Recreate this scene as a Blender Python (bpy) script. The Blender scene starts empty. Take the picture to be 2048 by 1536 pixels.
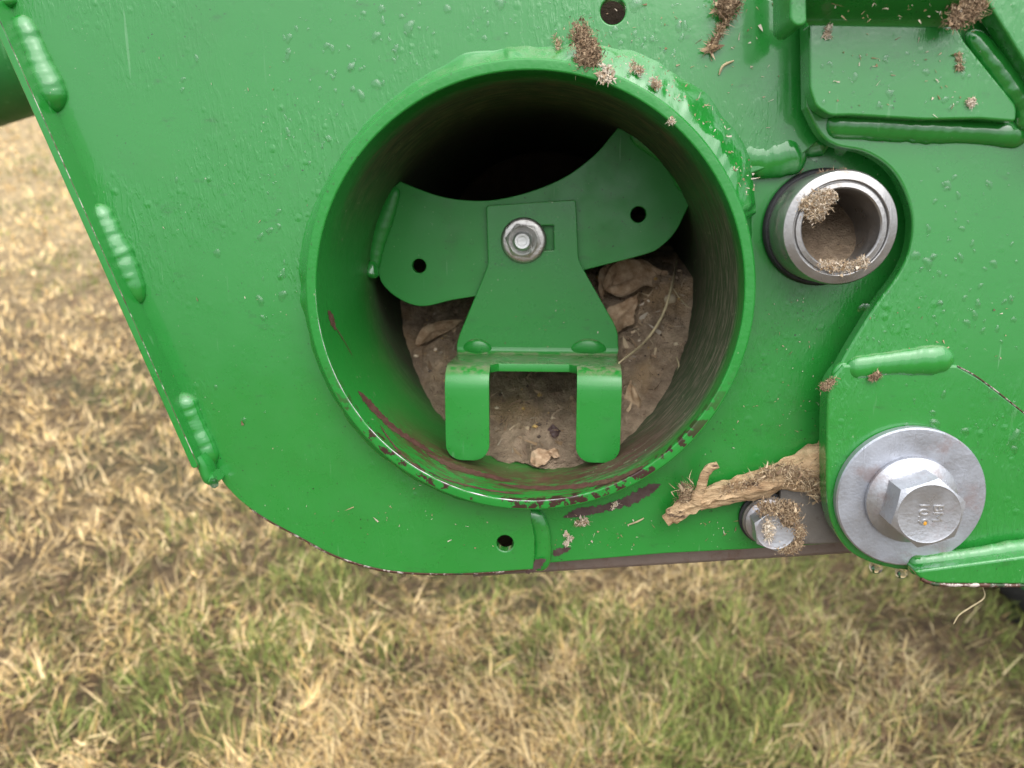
import bpy, bmesh, math, random
import numpy as np
from mathutils import Vector, Matrix, noise as mn
from math import radians as rad, sin, cos, pi

random.seed(7); rng = np.random.default_rng(7)
S = bpy.context.scene
COL = S.collection

# ------------------------------------------------------------------ camera, sky, sun, exposure
F = 1540.0                      # focal length in photo pixels (photo 2048 x 1536)
PITCH = rad(24.5)
CAM = Vector((0, 0, 1.15))
cd = bpy.data.cameras.new('camera'); cam = bpy.data.objects.new('camera', cd); COL.objects.link(cam)
cam.location = CAM; cam.rotation_euler = (pi/2 - PITCH, 0, 0)
cd.sensor_width = 36; cd.lens = F/2048*36; cd.clip_start = .02; cd.clip_end = 2000
cd.dof.use_dof = True; cd.dof.focus_distance = .375; cd.dof.aperture_fstop = 9.5
S.camera = cam
SUN_EL, SUN_AZ = rad(63), rad(158)     # azimuth clockwise from +Y (view direction): behind the camera, to the right
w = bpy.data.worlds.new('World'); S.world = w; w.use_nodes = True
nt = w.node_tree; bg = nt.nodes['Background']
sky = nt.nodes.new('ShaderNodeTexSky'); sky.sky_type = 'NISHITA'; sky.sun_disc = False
sky.sun_elevation = SUN_EL; sky.sun_rotation = SUN_AZ; sky.dust_density = 1; sky.air_density = 1
hs = nt.nodes.new('ShaderNodeHueSaturation'); hs.inputs['Saturation'].default_value = .18   # overcast: nearly colourless
nt.links.new(sky.outputs[0], hs.inputs['Color'])
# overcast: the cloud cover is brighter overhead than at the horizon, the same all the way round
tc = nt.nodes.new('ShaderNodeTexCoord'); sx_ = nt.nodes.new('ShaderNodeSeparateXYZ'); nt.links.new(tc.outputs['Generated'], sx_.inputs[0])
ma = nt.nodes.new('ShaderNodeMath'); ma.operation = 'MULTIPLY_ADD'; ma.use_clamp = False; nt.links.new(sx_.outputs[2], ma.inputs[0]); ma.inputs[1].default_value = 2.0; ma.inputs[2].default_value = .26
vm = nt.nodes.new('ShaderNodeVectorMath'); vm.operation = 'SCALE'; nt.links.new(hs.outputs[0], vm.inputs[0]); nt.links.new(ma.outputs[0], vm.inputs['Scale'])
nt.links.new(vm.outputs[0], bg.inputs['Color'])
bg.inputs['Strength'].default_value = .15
sd = bpy.data.lights.new('sun', 'SUN'); sun = bpy.data.objects.new('sun', sd); COL.objects.link(sun)
sd.energy = 1.05; sd.angle = rad(78); sd.color = (1, .97, .92)
sdir = Vector((sin(SUN_AZ)*cos(SUN_EL), cos(SUN_AZ)*cos(SUN_EL), sin(SUN_EL)))
sun.rotation_euler = sdir.to_track_quat('Z', 'Y').to_euler(); sun.location = sdir*20
vs = S.view_settings; vs.view_transform = 'Standard'; vs.look = 'None'; vs.gamma = 1; vs.exposure = .90
S.cycles.max_bounces = 6; S.cycles.diffuse_bounces = 2; S.cycles.glossy_bounces = 3; S.cycles.transmission_bounces = 5; S.cycles.transparent_max_bounces = 6

# ------------------------------------------------------------------ frame of the steel plate
RIGHT = Vector((1, 0, 0)); UP = Vector((0, sin(PITCH), cos(PITCH))); FWD = Vector((0, cos(PITCH), -sin(PITCH)))
AX = (RIGHT*96 + UP*326 + FWD*1540).normalized()      # tube axis, away from the viewer
LX = (RIGHT - AX*RIGHT.dot(AX)).normalized(); LZ = -AX; LY = LZ.cross(LX)
D0 = .372                                             # distance to the plate's front face
def _raw(u, v, z):
    r = RIGHT*((u-1024)/F) + UP*((768-v)/F) + FWD
    p = r*((D0-z)/r.dot(AX))
    return p.dot(LX), p.dot(LY)
ZR = .012                                             # rim of the round tube stands this far proud
OX, OY = _raw(1053.3, 595.3, ZR)
def P(u, v, z):
    x, y = _raw(u, v, z); return Vector((x-OX, y-OY, z))
M_ROOT = Matrix.Translation(CAM + LX*OX + LY*OY + AX*D0) @ Matrix((LX, LY, LZ)).transposed().to_4x4()
M_INV = M_ROOT.inverted()
RO = .1053                                            # outer radius of tube
RI = RO - .0053

# ------------------------------------------------------------------ node helpers
class G:
    def __init__(s, name):
        s.m = bpy.data.materials.new(name); s.m.use_nodes = True; s.t = s.m.node_tree
        s.b = s.t.nodes['Principled BSDF']; s.out = s.t.nodes['Material Output']
        s.co = s.n('ShaderNodeTexCoord').outputs['Object']
    def n(s, ty, **k):
        o = s.t.nodes.new(ty)
        for a, v in k.items(): setattr(o, a, v)
        return o
    def put(s, inp, v):
        if hasattr(v, 'links'): s.t.links.new(v, inp)
        elif isinstance(v, (tuple, list)) and len(v) == 3 and len(inp.default_value) == 4: inp.default_value = (*v, 1)
        else: inp.default_value = v
    def set(s, **k):
        for a, v in k.items(): s.put(s.b.inputs[a.replace('_', ' ')], v)
        return s
    def math(s, op, a, b=0.0, c=0.0, clamp=False):
        o = s.n('ShaderNodeMath', operation=op, use_clamp=clamp)
        for i, v in enumerate((a, b, c)): s.put(o.inputs[i], v)
        return o.outputs[0]
    def noise(s, scale, detail=4, rough=.55, co=None, dist=0, out=0):
        o = s.n('ShaderNodeTexNoise'); s.put(o.inputs['Vector'], co or s.co)
        o.inputs['Scale'].default_value = scale; o.inputs['Detail'].default_value = detail
        o.inputs['Roughness'].default_value = rough; o.inputs['Distortion'].default_value = dist
        return o.outputs[out]
    def ramp(s, v, a, b, lo=0.0, hi=1.0):
        o = s.n('ShaderNodeMapRange', interpolation_type='SMOOTHSTEP'); s.put(o.inputs[0], v)
        for i, x in enumerate((a, b, lo, hi)): o.inputs[i+1].default_value = x
        return o.outputs[0]
    def mix(s, f, a, b):
        o = s.n('ShaderNodeMix', data_type='RGBA')
        s.put(o.inputs[0], f); s.put(o.inputs[6], a); s.put(o.inputs[7], b); return o.outputs[2]
    def mul(s, *a):
        r = a[0]
        for x in a[1:]: r = s.math('MULTIPLY', r, x)
        return r
    def xyz(s):
        o = s.n('ShaderNodeSeparateXYZ'); s.put(o.inputs[0], s.co); return o.outputs
    def comb(s, x, y, z):
        o = s.n('ShaderNodeCombineXYZ')
        for i, v in enumerate((x, y, z)): s.put(o.inputs[i], v)
        return o.outputs[0]
    def mapping(s, scale, rot=(0, 0, 0), co=None):
        o = s.n('ShaderNodeMapping'); s.put(o.inputs[0], co or s.co); o.inputs['Scale'].default_value = scale
        o.inputs['Rotation'].default_value = rot; return o.outputs[0]
    def bump(s, h, dist, strength=1.0, nrm=None):
        o = s.n('ShaderNodeBump'); s.put(o.inputs['Height'], h); o.inputs['Distance'].default_value = dist
        o.inputs['Strength'].default_value = strength
        if nrm is not None: s.put(o.inputs['Normal'], nrm)
        return o.outputs[0]

GREEN = (.012, .195, .024); GREEN2 = (.022, .245, .034); DIRT = (.11, .075, .045); PRIMER = (.045, .020, .016)

def paint(name, wet=1.0, dirt=.25, base=GREEN, rough=.30, coat=None, dust=0.0):
    g = G(name)
    big = g.noise(9, 3)
    c = g.mix(big, base, GREEN2)
    # grime: faint film, fine dark specks, fine pale dust
    film = g.mul(g.ramp(g.noise(28, 6, .65), .5, .8), dirt)
    c = g.mix(film, c, (.030, .10, .022))
    sp = g.ramp(g.noise(620, 3, .55), .66, .71); spm = g.ramp(g.noise(26, 3), .46, .60)
    c = g.mix(g.mul(sp, spm, .85), c, (.014, .018, .010))
    wsp = g.ramp(g.noise(760, 2, .5, co=g.mapping((1, 1, 1), (.3, .2, 1.9))), .73, .76)
    c = g.mix(g.mul(wsp, g.ramp(g.noise(20, 2), .45, .6), .7), c, (.45, .50, .36))
    sm = g.mul(g.ramp(g.noise(60, 6, .7, co=g.mapping((1, 2.2, 1), (0, 0, .7))),   .58, .74), .42)
    c = g.mix(sm, c, (.02, .075, .022))
    # scratches
    sc = g.ramp(g.noise(300, 2, .5, co=g.mapping((1, .06, 1), (0, 0, .9))), .69, .72)
    c = g.mix(g.mul(sc, g.ramp(g.noise(14, 2), .46, .62), .7), c, (.10, .30, .11))
    if dust:                                              # dust settled on ledges
        no = g.n('ShaderNodeSeparateXYZ'); g.t.links.new([n for n in g.t.nodes if n.bl_idname == 'ShaderNodeTexCoord'][0].outputs['Normal'], no.inputs[0])
        c = g.mix(g.mul(g.ramp(no.outputs[1], .55, .9), g.ramp(g.noise(220, 5, .7), .36, .62), dust), c, (.26, .24, .16))
    g.set(Base_Color=c)
    # wet film and beads of rain
    v = g.n('ShaderNodeTexVoronoi'); g.put(v.inputs['Vector'], g.co); v.inputs['Scale'].default_value = 190
    sepc = g.n('ShaderNodeSeparateColor'); g.put(sepc.inputs[0], v.outputs['Color'])
    rr = g.ramp(sepc.outputs[0], .62, 1.0, .0, .40)
    dome = g.math('MAXIMUM', g.math('SUBTRACT', rr, v.outputs['Distance']), 0.0)
    film_n = g.ramp(g.noise(300, 3, .55, co=g.mapping((1.5, .42, 1), (0, 0, -.28)), dist=.5), .44, .64)
    wm = g.ramp(g.noise(11, 2), .44, .62)
    peel = g.noise(420, 2, .5)
    h = g.math('ADD', g.mul(film_n, wm, .24*wet), g.mul(dome, g.math('ADD', g.mul(wm, .85), .15), 1.5*wet))
    h = g.math('ADD', h, g.mul(peel, .05))
    h = g.math('ADD', h, g.mul(g.noise(30, 2), .5))
    g.set(Normal=g.bump(h, .00042), Roughness=g.ramp(g.noise(60, 4), .3, .7, rough-.08, rough+.10), Specular_IOR_Level=.5,
          Coat_Weight=(.06+.90*wet) if coat is None else coat, Coat_Roughness=.09, Coat_Normal=g.bump(h, .00050))
    return g.m

def tube_paint():
    g = G('tube paint')
    x, y, z = g.xyz()
    ang = g.math('ARCTAN2', y, x); r = g.math('SQRT', g.math('ADD', g.mul(x, x), g.mul(y, y)))
    inside = g.math('LESS_THAN', r, RI+.0004)
    nx = g.math('DIVIDE', x, RI); ny = g.math('DIVIDE', y, RI)
    dep = g.math('SUBTRACT', ZR, z)                       # depth below the rim
    sco = g.comb(g.mul(ang, 2.2), g.mul(z, 70), 0.0)
    sco2 = g.comb(g.mul(ang, 3.2), g.mul(z, 190), 3.0)
    c = g.mix(g.noise(9, 3), GREEN, GREEN2)
    n1 = g.noise(3.0, 6, .7, co=sco); n2 = g.noise(2.4, 5, .7, co=sco2)
    # dust and rust film on the right wall and roof, plus painted shade deep in
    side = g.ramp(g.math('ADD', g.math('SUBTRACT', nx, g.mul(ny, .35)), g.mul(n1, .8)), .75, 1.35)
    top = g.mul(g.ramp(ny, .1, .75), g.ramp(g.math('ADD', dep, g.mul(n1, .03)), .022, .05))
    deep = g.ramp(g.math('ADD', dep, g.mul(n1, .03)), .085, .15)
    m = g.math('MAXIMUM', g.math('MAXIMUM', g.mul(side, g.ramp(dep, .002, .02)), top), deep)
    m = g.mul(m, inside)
    dirt_shade = g.mix(g.ramp(n2, .40, .72), (.040, .032, .020), (.23, .19, .135))
    dirt_shade = g.mix(top, dirt_shade, g.mix(g.ramp(n1, .4, .65), (.030, .026, .014), (.125, .085, .048)))
    dirt_shade = g.mix(g.ramp(dep, .07, .14), dirt_shade, g.mix(n1, (.010, .007, .005), (.040, .026, .015)))  # inner darkness of the tube painted into the dirt colour, growing with depth
    c = g.mix(g.mul(m, g.ramp(n2, .25, .6, .70, .95)), c, dirt_shade)
    # streaky scuffs down to primer along the bottom
    bot = g.mul(g.ramp(ny, -.55, -.85), g.ramp(dep, .075, .03))
    st = g.ramp(g.math('ADD', g.noise(2.6, 5, .75, co=sco2), g.mul(g.ramp(dep, .012, .03), .10)), .50, .56)
    gouge = g.mul(g.ramp(g.noise(4.0, 4, .7, co=g.comb(g.mul(ang, 1.3), g.mul(z, 55), 9.0)), .52, .57), g.ramp(dep, .008, .02))
    c = g.mix(g.mul(bot, g.math('MAXIMUM', g.mul(st, .85), gouge), inside), c, (.085, .036, .026))
    # fine pale flecks
    fl = g.ramp(g.noise(520, 2, .5, co=g.mapping((1, .5, .5))), .70, .74)
    c = g.mix(g.mul(fl, g.ramp(g.noise(30, 2), .4, .6), .6), c, (.30, .33, .2))
    # paint knocked off the inner lip, lower left and bottom
    lip = g.mul(g.math('LESS_THAN', g.math('ABSOLUTE', g.math('SUBTRACT', r, RI+.0008)), .0034), g.math('GREATER_THAN', z, ZR-.0045))
    lo = g.ramp(ny, -.25, -.75)
    lipn = g.ramp(g.math('ADD', g.noise(230, 4, .6), g.mul(g.noise(24, 2), .6)), .81, .83)
    c = g.mix(g.mul(lip, lo, lipn), c, PRIMER)
    ticks = g.ramp(g.noise(420, 3, .6), .62, .68)
    c = g.mix(g.mul(ticks, g.math('GREATER_THAN', z, ZR-.003), g.ramp(nx, .2, -.4), .55), c, (.03, .07, .02))
    rough = g.ramp(m, 0, 1, .32, .75)
    h = g.math('ADD', g.mul(g.noise(320, 3), .3), g.mul(g.noise(60, 3), .7))
    g.set(Base_Color=c, Roughness=rough, Normal=g.bump(h, .0006))
    return g.m

def steel(name, col, rough=.38, rust=.2, metallic=.85, rustcol=(.16, .065, .03)):
    g = G(name)
    n = g.noise(120, 5, .65); blot = g.ramp(g.noise(55, 6, .72), .50, .68)
    c = g.mix(n, tuple(x*.78 for x in col), tuple(min(1, x*1.15) for x in col))
    c = g.mix(g.mul(blot, rust), c, rustcol)
    sc = g.ramp(g.noise(500, 2, .5, co=g.mapping((1, .08, 1), (0, 0, .5))), .62, .70)
    g.set(Base_Color=c, Metallic=g.ramp(blot, 0, 1, metallic, metallic*(1-rust*.8)), Roughness=g.ramp(g.noise(90, 5), .3, .7, rough-.08, rough+.15),
          Normal=g.bump(g.math('ADD', g.noise(650, 3), g.mul(sc, .5)), .00012))
    return g.m

def matte(name, a, b, scale=90, rough=.85, bump=.0006, detail=6, bscale=400):
    g = G(name)
    g.set(Base_Color=g.mix(g.ramp(g.noise(scale, detail, .65), .3, .7), a, b), Roughness=rough, Normal=g.bump(g.noise(bscale, 4, .6), bump))
    return g.m

def attr_mat(name, rough=.75, trans=.0):
    g = G(name); a = g.n('ShaderNodeAttribute', attribute_name='tint')
    g.set(Base_Color=a.outputs['Color'], Roughness=rough, Specular_IOR_Level=.3)
    return g.m

MP = paint('green paint wet', 1.0, .18)
MP2 = paint('green paint damp', .45, .35)
MPW = paint('green paint weld', .25, .2, rough=.16, coat=.9, dust=.25)
MPB = paint('green paint bracket', .12, .22, rough=.30, dust=.75)
MPWEB = paint('green paint web', .02, .5, rough=.42)
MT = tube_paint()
MZINC = steel('zinc plated steel', (.52, .53, .56), .34, .45, .8)
MZINC2 = steel('zinc washer', (.47, .49, .54), .40, .50, .75)
MCHROME = steel('bright ground steel', (.40, .39, .38), .34, .6, .85, (.2, .15, .1))
MNUT = steel('dull plated nut', (.52, .50, .47), .30, .4, .9, (.14, .10, .07))
MBAR = steel('bare brown steel', (.21, .16, .135), .5, .55, .35, (.12, .05, .025))
MGREY = steel('weathered grey steel', (.22, .20, .18), .45, .7, .5, (.07, .045, .03))
MEDGE = steel('worn bare edge', (.55, .50, .46), .35, .75, .5, (.14, .045, .025))
g = G('worn bare edge')
c = g.mix(g.ramp(g.noise(170, 5, .65), .40, .50), (.50, .43, .39), (.085, .035, .022))
c = g.mix(g.ramp(g.noise(90, 4), .58, .64), c, (.03, .05, .02))
g.set(Base_Color=c, Roughness=.5, Metallic=.2); MEDGE = g.m
MSTUD = steel('stud end', (.62, .62, .60), .30, .08, .7)
MRUB = matte('black rubber', (.012, .012, .013), (.025, .025, .027), 200, .55, .0002)
MTYRE = matte('tyre rubber', (.012, .012, .012), (.03, .029, .027), 60, .8, .001)
MPRIM = matte('exposed primer', PRIMER, (.075, .045, .04), 160, .6, .0002)
MBOOM = paint('dark green paint', 0, .2, base=(.004, .026, .020), rough=.5, coat=0.0)
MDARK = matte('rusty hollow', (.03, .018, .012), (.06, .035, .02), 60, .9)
MATT = attr_mat('dry plant fibre', .8)

g = G('packed soil')
c = g.mix(g.ramp(g.noise(70, 8, .7), .3, .72), (.24, .168, .108), (.60, .445, .30))
c = g.mix(g.mul(g.ramp(g.noise(26, 4), .5, .68), .6), c, (.48, .31, .15))
c = g.mix(g.mul(g.ramp(g.noise(700, 3), .62, .7), .6), c, (.5, .4, .28))
c = g.mix(g.ramp(g.noise(300, 4, co=g.mapping((1, 1, 1.7))), .66, .74), c, (.045, .034, .026))
g.set(Base_Color=c, Roughness=.95, Normal=g.bump(g.math('ADD', g.noise(160, 8, .76), g.mul(g.noise(900, 3), .45)), .0055)); MSOIL = g.m
g = G('rain water'); g.set(Base_Color=(1, 1, 1), Roughness=.0, IOR=1.333, Transmission_Weight=1.0); MWATER = g.m
g = G('thin water'); lw = g.n('ShaderNodeLayerWeight'); lw.inputs[0].default_value = .5; gn = g.n('ShaderNodeNewGeometry')
fr = g.mul(g.math('ADD', g.mul(lw.outputs['Facing'], lw.outputs['Facing'], lw.outputs['Facing'], .6), .05), g.math('SUBTRACT', 1.0, gn.outputs['Backfacing']))
tr = g.n('ShaderNodeBsdfTransparent'); tr.inputs[0].default_value = (.90, .93, .91, 1); gl = g.n('ShaderNodeBsdfGlossy'); gl.inputs['Roughness'].default_value = .03
mx = g.n('ShaderNodeMixShader'); g.t.links.new(fr, mx.inputs[0]); g.t.links.new(tr.outputs[0], mx.inputs[1]); g.t.links.new(gl.outputs[0], mx.inputs[2]); g.t.links.new(mx.outputs[0], g.out.inputs[0]); MFILM = g.m
g = G('stalk bark')
sx = g.mapping((1, 1, 1))
c = g.mix(g.ramp(g.noise(60, 6, .7, co=g.mapping((.35, 1.6, 1), (0, 0, .35))), .3, .7), (.30, .17, .08), (.66, .48, .28))
c = g.mix(g.ramp(g.noise(130, 5, .7, co=g.mapping((.3, 1.7, 1), (0, 0, .35))), .56, .64), c, (.10, .06, .035))
g.set(Base_Color=c, Roughness=.8, Normal=g.bump(g.noise(260, 5, .7, co=g.mapping((.25, 1.8, 1), (0, 0, .35))), .002)); MSTALK = g.m
MLEAF = matte('dead leaf', (.28, .17, .09), (.55, .40, .26), 150, .85, .0008)

# ------------------------------------------------------------------ mesh helpers
def link(name, me, mat, parent=None):
    o = bpy.data.objects.new(name, me); COL.objects.link(o)
    if mat is not None and not me.materials: me.materials.append(mat)
    if parent is not None: o.parent = parent
    return o
def smooth(me, ang=None):
    me.polygons.foreach_set('use_smooth', [True]*len(me.polygons))
    if ang: me.set_sharp_from_angle(angle=rad(ang))
    me.update()
def mesh(name, v, f, sm=False, ang=None):
    me = bpy.data.meshes.new(name); me.from_pydata([tuple(p) for p in v], [], f); me.validate(); me.update()
    if sm: smooth(me, ang)
    return me
def fixn(me):
    bm = bmesh.new(); bm.from_mesh(me); bmesh.ops.recalc_face_normals(bm, faces=bm.faces); bm.to_mesh(me); bm.free(); return me
def cat(pts, step=None, n=8):
    """Catmull-Rom through points"""
    pts = [Vector(p) for p in pts]; out = []
    q = [pts[0]*2-pts[1]] + pts + [pts[-1]*2-pts[-2]]
    for i in range(1, len(q)-2):
        for k in range(n):
            t = k/n; a, b, c_, d = q[i-1:i+3]
            out.append(.5*((2*b)+(c_-a)*t+(2*a-5*b+4*c_-d)*t*t+(3*b-a-3*c_+d)*t**3))
    out.append(pts[-1]); return out
def px(pts, z): return [P(u, v, z) for u, v in pts]
def circ(c, r, n=40): return [Vector((c.x+r*cos(2*pi*i/n), c.y+r*sin(2*pi*i/n), 0)) for i in range(n)]
def rnd(pts, r, n=5):
    """round polygon corners"""
    out = []; m = len(pts)
    for i in range(m):
        p = Vector(pts[i]); a = Vector(pts[i-1]); b = Vector(pts[(i+1) % m])
        d1 = (a-p); d2 = (b-p); rr = min(r, d1.length*.45, d2.length*.45)
        s = p+d1.normalized()*rr; e = p+d2.normalized()*rr
        for k in range(n+1):
            t = k/n; out.append((1-t)**2*s+2*t*(1-t)*p+t*t*e)
    return out
def plate_mesh(name, loops, z0, z1, bev=.0008, res=2):
    cu = bpy.data.curves.new(name, 'CURVE'); cu.dimensions = '2D'; cu.fill_mode = 'BOTH'
    cu.extrude = max((z1-z0)/2-bev, 1e-5); cu.bevel_depth = bev; cu.bevel_resolution = res; cu.offset = -bev
    for lp in loops:
        s = cu.splines.new('POLY'); s.points.add(len(lp)-1); s.use_cyclic_u = True
        for p, q in zip(s.points, lp): p.co = (q[0], q[1], 0, 1)
    o = bpy.data.objects.new(name, cu); COL.objects.link(o)
    dg = bpy.context.evaluated_depsgraph_get(); me = bpy.data.meshes.new_from_object(o.evaluated_get(dg))
    bpy.data.objects.remove(o); bpy.data.curves.remove(cu)
    me.transform(Matrix.Translation((0, 0, (z0+z1)/2))); me.materials.clear(); me.name = name
    bm = bmesh.new(); bm.from_mesh(me); bmesh.ops.remove_doubles(bm, verts=bm.verts, dist=1e-6)
    bmesh.ops.recalc_face_normals(bm, faces=bm.faces); bm.to_mesh(me); bm.free()
    me.polygons.foreach_set('use_smooth', [False]*len(me.polygons))
    return me
def plate(name, loops, z0, z1, mat, parent, bev=.0008): return link(name, plate_mesh(name, loops, z0, z1, bev), mat, parent)
def sweep(name, path, rad_f, seg=12, flat=1.0, up=Vector((0, 0, 1)), sm=True, cap=True, nz=0, seed=0, groove=0, rip=0):
    """tube along path; rad_f(t) radius; flat squashes along `up`"""
    n = len(path); v = []; f = []; run = 0.0
    for i, p in enumerate(path):
        if i: run += (p-path[i-1]).length
        tg = (path[min(i+1, n-1)]-path[max(i-1, 0)]).normalized()
        u = up - tg*up.dot(tg)
        u = u.normalized() if u.length > 1e-4 else Vector((0, 1, 0))
        s = tg.cross(u); r = rad_f(i/(n-1))
        for k in range(seg):
            a = 2*pi*k/seg; rr = r
            if nz: rr = r*(1+nz*mn.noise(Vector((p.x*300+cos(a)*.8+seed, p.y*300+sin(a)*.8, p.z*300))))
            if groove: rr *= 1+groove*mn.noise(Vector((cos(a)*2.6+seed, sin(a)*2.6, i*.06)))+groove*.7*mn.noise(Vector((cos(a)*6, sin(a)*6+seed, i*.11)))
            if rip: q = (run/.0027+.9*sin(a)*sin(a)+1.2*mn.noise(Vector((run*160, seed, 0)))) % 1.0; rr *= 1+rip*(1-q)*(.4+1.2*abs(mn.noise(Vector((run*90, seed, 4)))))
            v.append(p + s*(cos(a)*rr) + u*(sin(a)*rr*flat))
    for i in range(n-1):
        for k in range(seg):
            a = i*seg+k; b = i*seg+(k+1) % seg; f.append((a, b, b+seg, a+seg))
    if cap: f.append(tuple(range(seg-1, -1, -1))); f.append(tuple(range((n-1)*seg, n*seg)))
    me = mesh(name, v, f); fixn(me)
    if sm: smooth(me, 60)
    return me
def lathe(name, prof, n=64, c=Vector((0, 0, 0)), closed=False, ang=35, a0=0, a1=2*pi):
    """profile of (r, z) around the plate normal"""
    m = len(prof); v = []; f = []; full = abs(a1-a0-2*pi) < 1e-6; nn = n if full else n+1
    for i in range(nn):
        a = a0+(a1-a0)*i/n
        for r, z in prof: v.append((c.x+r*cos(a), c.y+r*sin(a), c.z+z))
    for i in range(n):
        j = (i+1) % nn
        for k in range(m if closed else m-1):
            k2 = (k+1) % m; f.append((i*m+k, j*m+k, j*m+k2, i*m+k2))
    me = mesh(name, v, f); bm = bmesh.new(); bm.from_mesh(me); bmesh.ops.remove_doubles(bm, verts=bm.verts, dist=1e-7)
    bmesh.ops.recalc_face_normals(bm, faces=bm.faces); bm.to_mesh(me); bm.free(); smooth(me, ang); return me
def tag(o, label, cat_, group=None, kind=None):
    o['label'] = label; o['category'] = cat_
    if group: o['group'] = group
    if kind: o['kind'] = kind
    return o
def place(name, me, mat, label, cat_, group=None, kind=None):
    """a loose thing whose mesh is given in the plate's frame: origin moved to its middle"""
    co = np.empty(len(me.vertices)*3); me.vertices.foreach_get('co', co); c = Vector(co.reshape(-1, 3).mean(0))
    me.transform(Matrix.Translation(-c)); o = link(name, me, mat); o.matrix_world = M_ROOT @ Matrix.Translation(c)
    return tag(o, label, cat_, group, kind)

# ------------------------------------------------------------------ ground and grass
g = G('thatch ground')
c = g.mix(g.ramp(g.noise(3.0, 5, .6), .35, .65), (.065, .042, .022), (.13, .085, .042))
c = g.mix(g.ramp(g.noise(1.3, 4, .6), .48, .62), c, (.05, .06, .02))
c = g.mix(g.ramp(g.noise(45, 6, .7, co=g.mapping((1, .35, 1))), .35, .7), c, (.20, .135, .065))
c = g.mix(g.ramp(g.noise(80, 5, .7), .58, .68), c, (.045, .032, .02))
c = g.mix(g.mul(g.ramp(g.xyz()[1], 2.2, 5.0), g.ramp(g.noise(7, 5, .7, co=g.mapping((1, 2.5, 1))), .25, .6)), c, (.52, .39, .21))   # paler, drier field further out
g.set(Base_Color=c, Roughness=.95, Normal=g.bump(g.noise(60, 6, .7), .02))
gm = mesh('ground', [(-600, -600, 0), (600, -600, 0), (600, 600, 0), (-600, 600, 0)], [(0, 1, 2, 3)])
o = link('ground', gm, g.m); o['kind'] = 'structure'; o['label'] = 'flat lawn of dry matted turf'; o['category'] = 'ground'

def vnoise(x, y, s, seed):
    """smooth value noise for arrays"""
    r = np.random.default_rng(seed).random((64, 64)); x = x*s+100.3; y = y*s+57.7
    xi = np.floor(x).astype(int); yi = np.floor(y).astype(int); fx = x-xi; fy = y-yi
    fx = fx*fx*(3-2*fx); fy = fy*fy*(3-2*fy)
    a = r[xi % 64, yi % 64]; b = r[(xi+1) % 64, yi % 64]; c_ = r[xi % 64, (yi+1) % 64]; d = r[(xi+1) % 64, (yi+1) % 64]
    return (a*(1-fx)+b*fx)*(1-fy)+(c_*(1-fx)+d*fx)*fy
def ribbons(name, base, az, lean, curl, length, width, tint, nseg=3, zmin=None):
    """many grass blades as one mesh: arrays of base points, azimuth, lean from vertical, curl, length, width"""
    N = len(az); V = np.zeros((N, 2*nseg+1, 3)); p = base.copy(); a = lean.copy(); hz = az.copy()
    for k in range(nseg+1):
        wd = width*(1-(k/nseg)**1.6)*.5
        px_, py_ = -np.sin(hz), np.cos(hz)
        if k < nseg:
            V[:, 2*k, 0] = p[:, 0]-px_*wd; V[:, 2*k, 1] = p[:, 1]-py_*wd; V[:, 2*k, 2] = p[:, 2]
            V[:, 2*k+1, 0] = p[:, 0]+px_*wd; V[:, 2*k+1, 1] = p[:, 1]+py_*wd; V[:, 2*k+1, 2] = p[:, 2]
        else: V[:, 2*k] = p
        st = length/nseg
        p = p + np.stack([np.cos(hz)*np.sin(a)*st, np.sin(hz)*np.sin(a)*st, np.cos(a)*st], 1)
        if zmin is not None: p[:, 2] = np.maximum(p[:, 2], zmin)
        a = a+curl; hz = hz+curl*.35
    nv = 2*nseg+1; me = bpy.data.meshes.new(name)
    idx = np.arange(N)[:, None]*nv
    q = np.concatenate([idx+np.array([2*k, 2*k+1, 2*k+3, 2*k+2]) for k in range(nseg-1)], 1).reshape(-1, 4)
    t = (idx+np.array([2*nseg-2, 2*nseg-1, 2*nseg])).reshape(-1, 3)
    me.vertices.add(N*nv); me.vertices.foreach_set('co', V.reshape(-1))
    loops = np.concatenate([q.reshape(-1), t.reshape(-1)]); me.loops.add(len(loops)); me.loops.foreach_set('vertex_index', loops.astype(np.int32))
    np_ = len(q)+len(t); me.polygons.add(np_)
    ls = np.concatenate([np.arange(len(q))*4, len(q)*4+np.arange(len(t))*3]); me.polygons.foreach_set('loop_start', ls.astype(np.int32))
    at = me.attributes.new('tint', 'FLOAT_COLOR', 'POINT')
    colr = np.ones((N, nv, 4)); colr[:, :, :3] = tint[:, None, :]; at.data.foreach_set('color', colr.reshape(-1))
    me.update(calc_edges=True); me.validate(); return me

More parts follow.
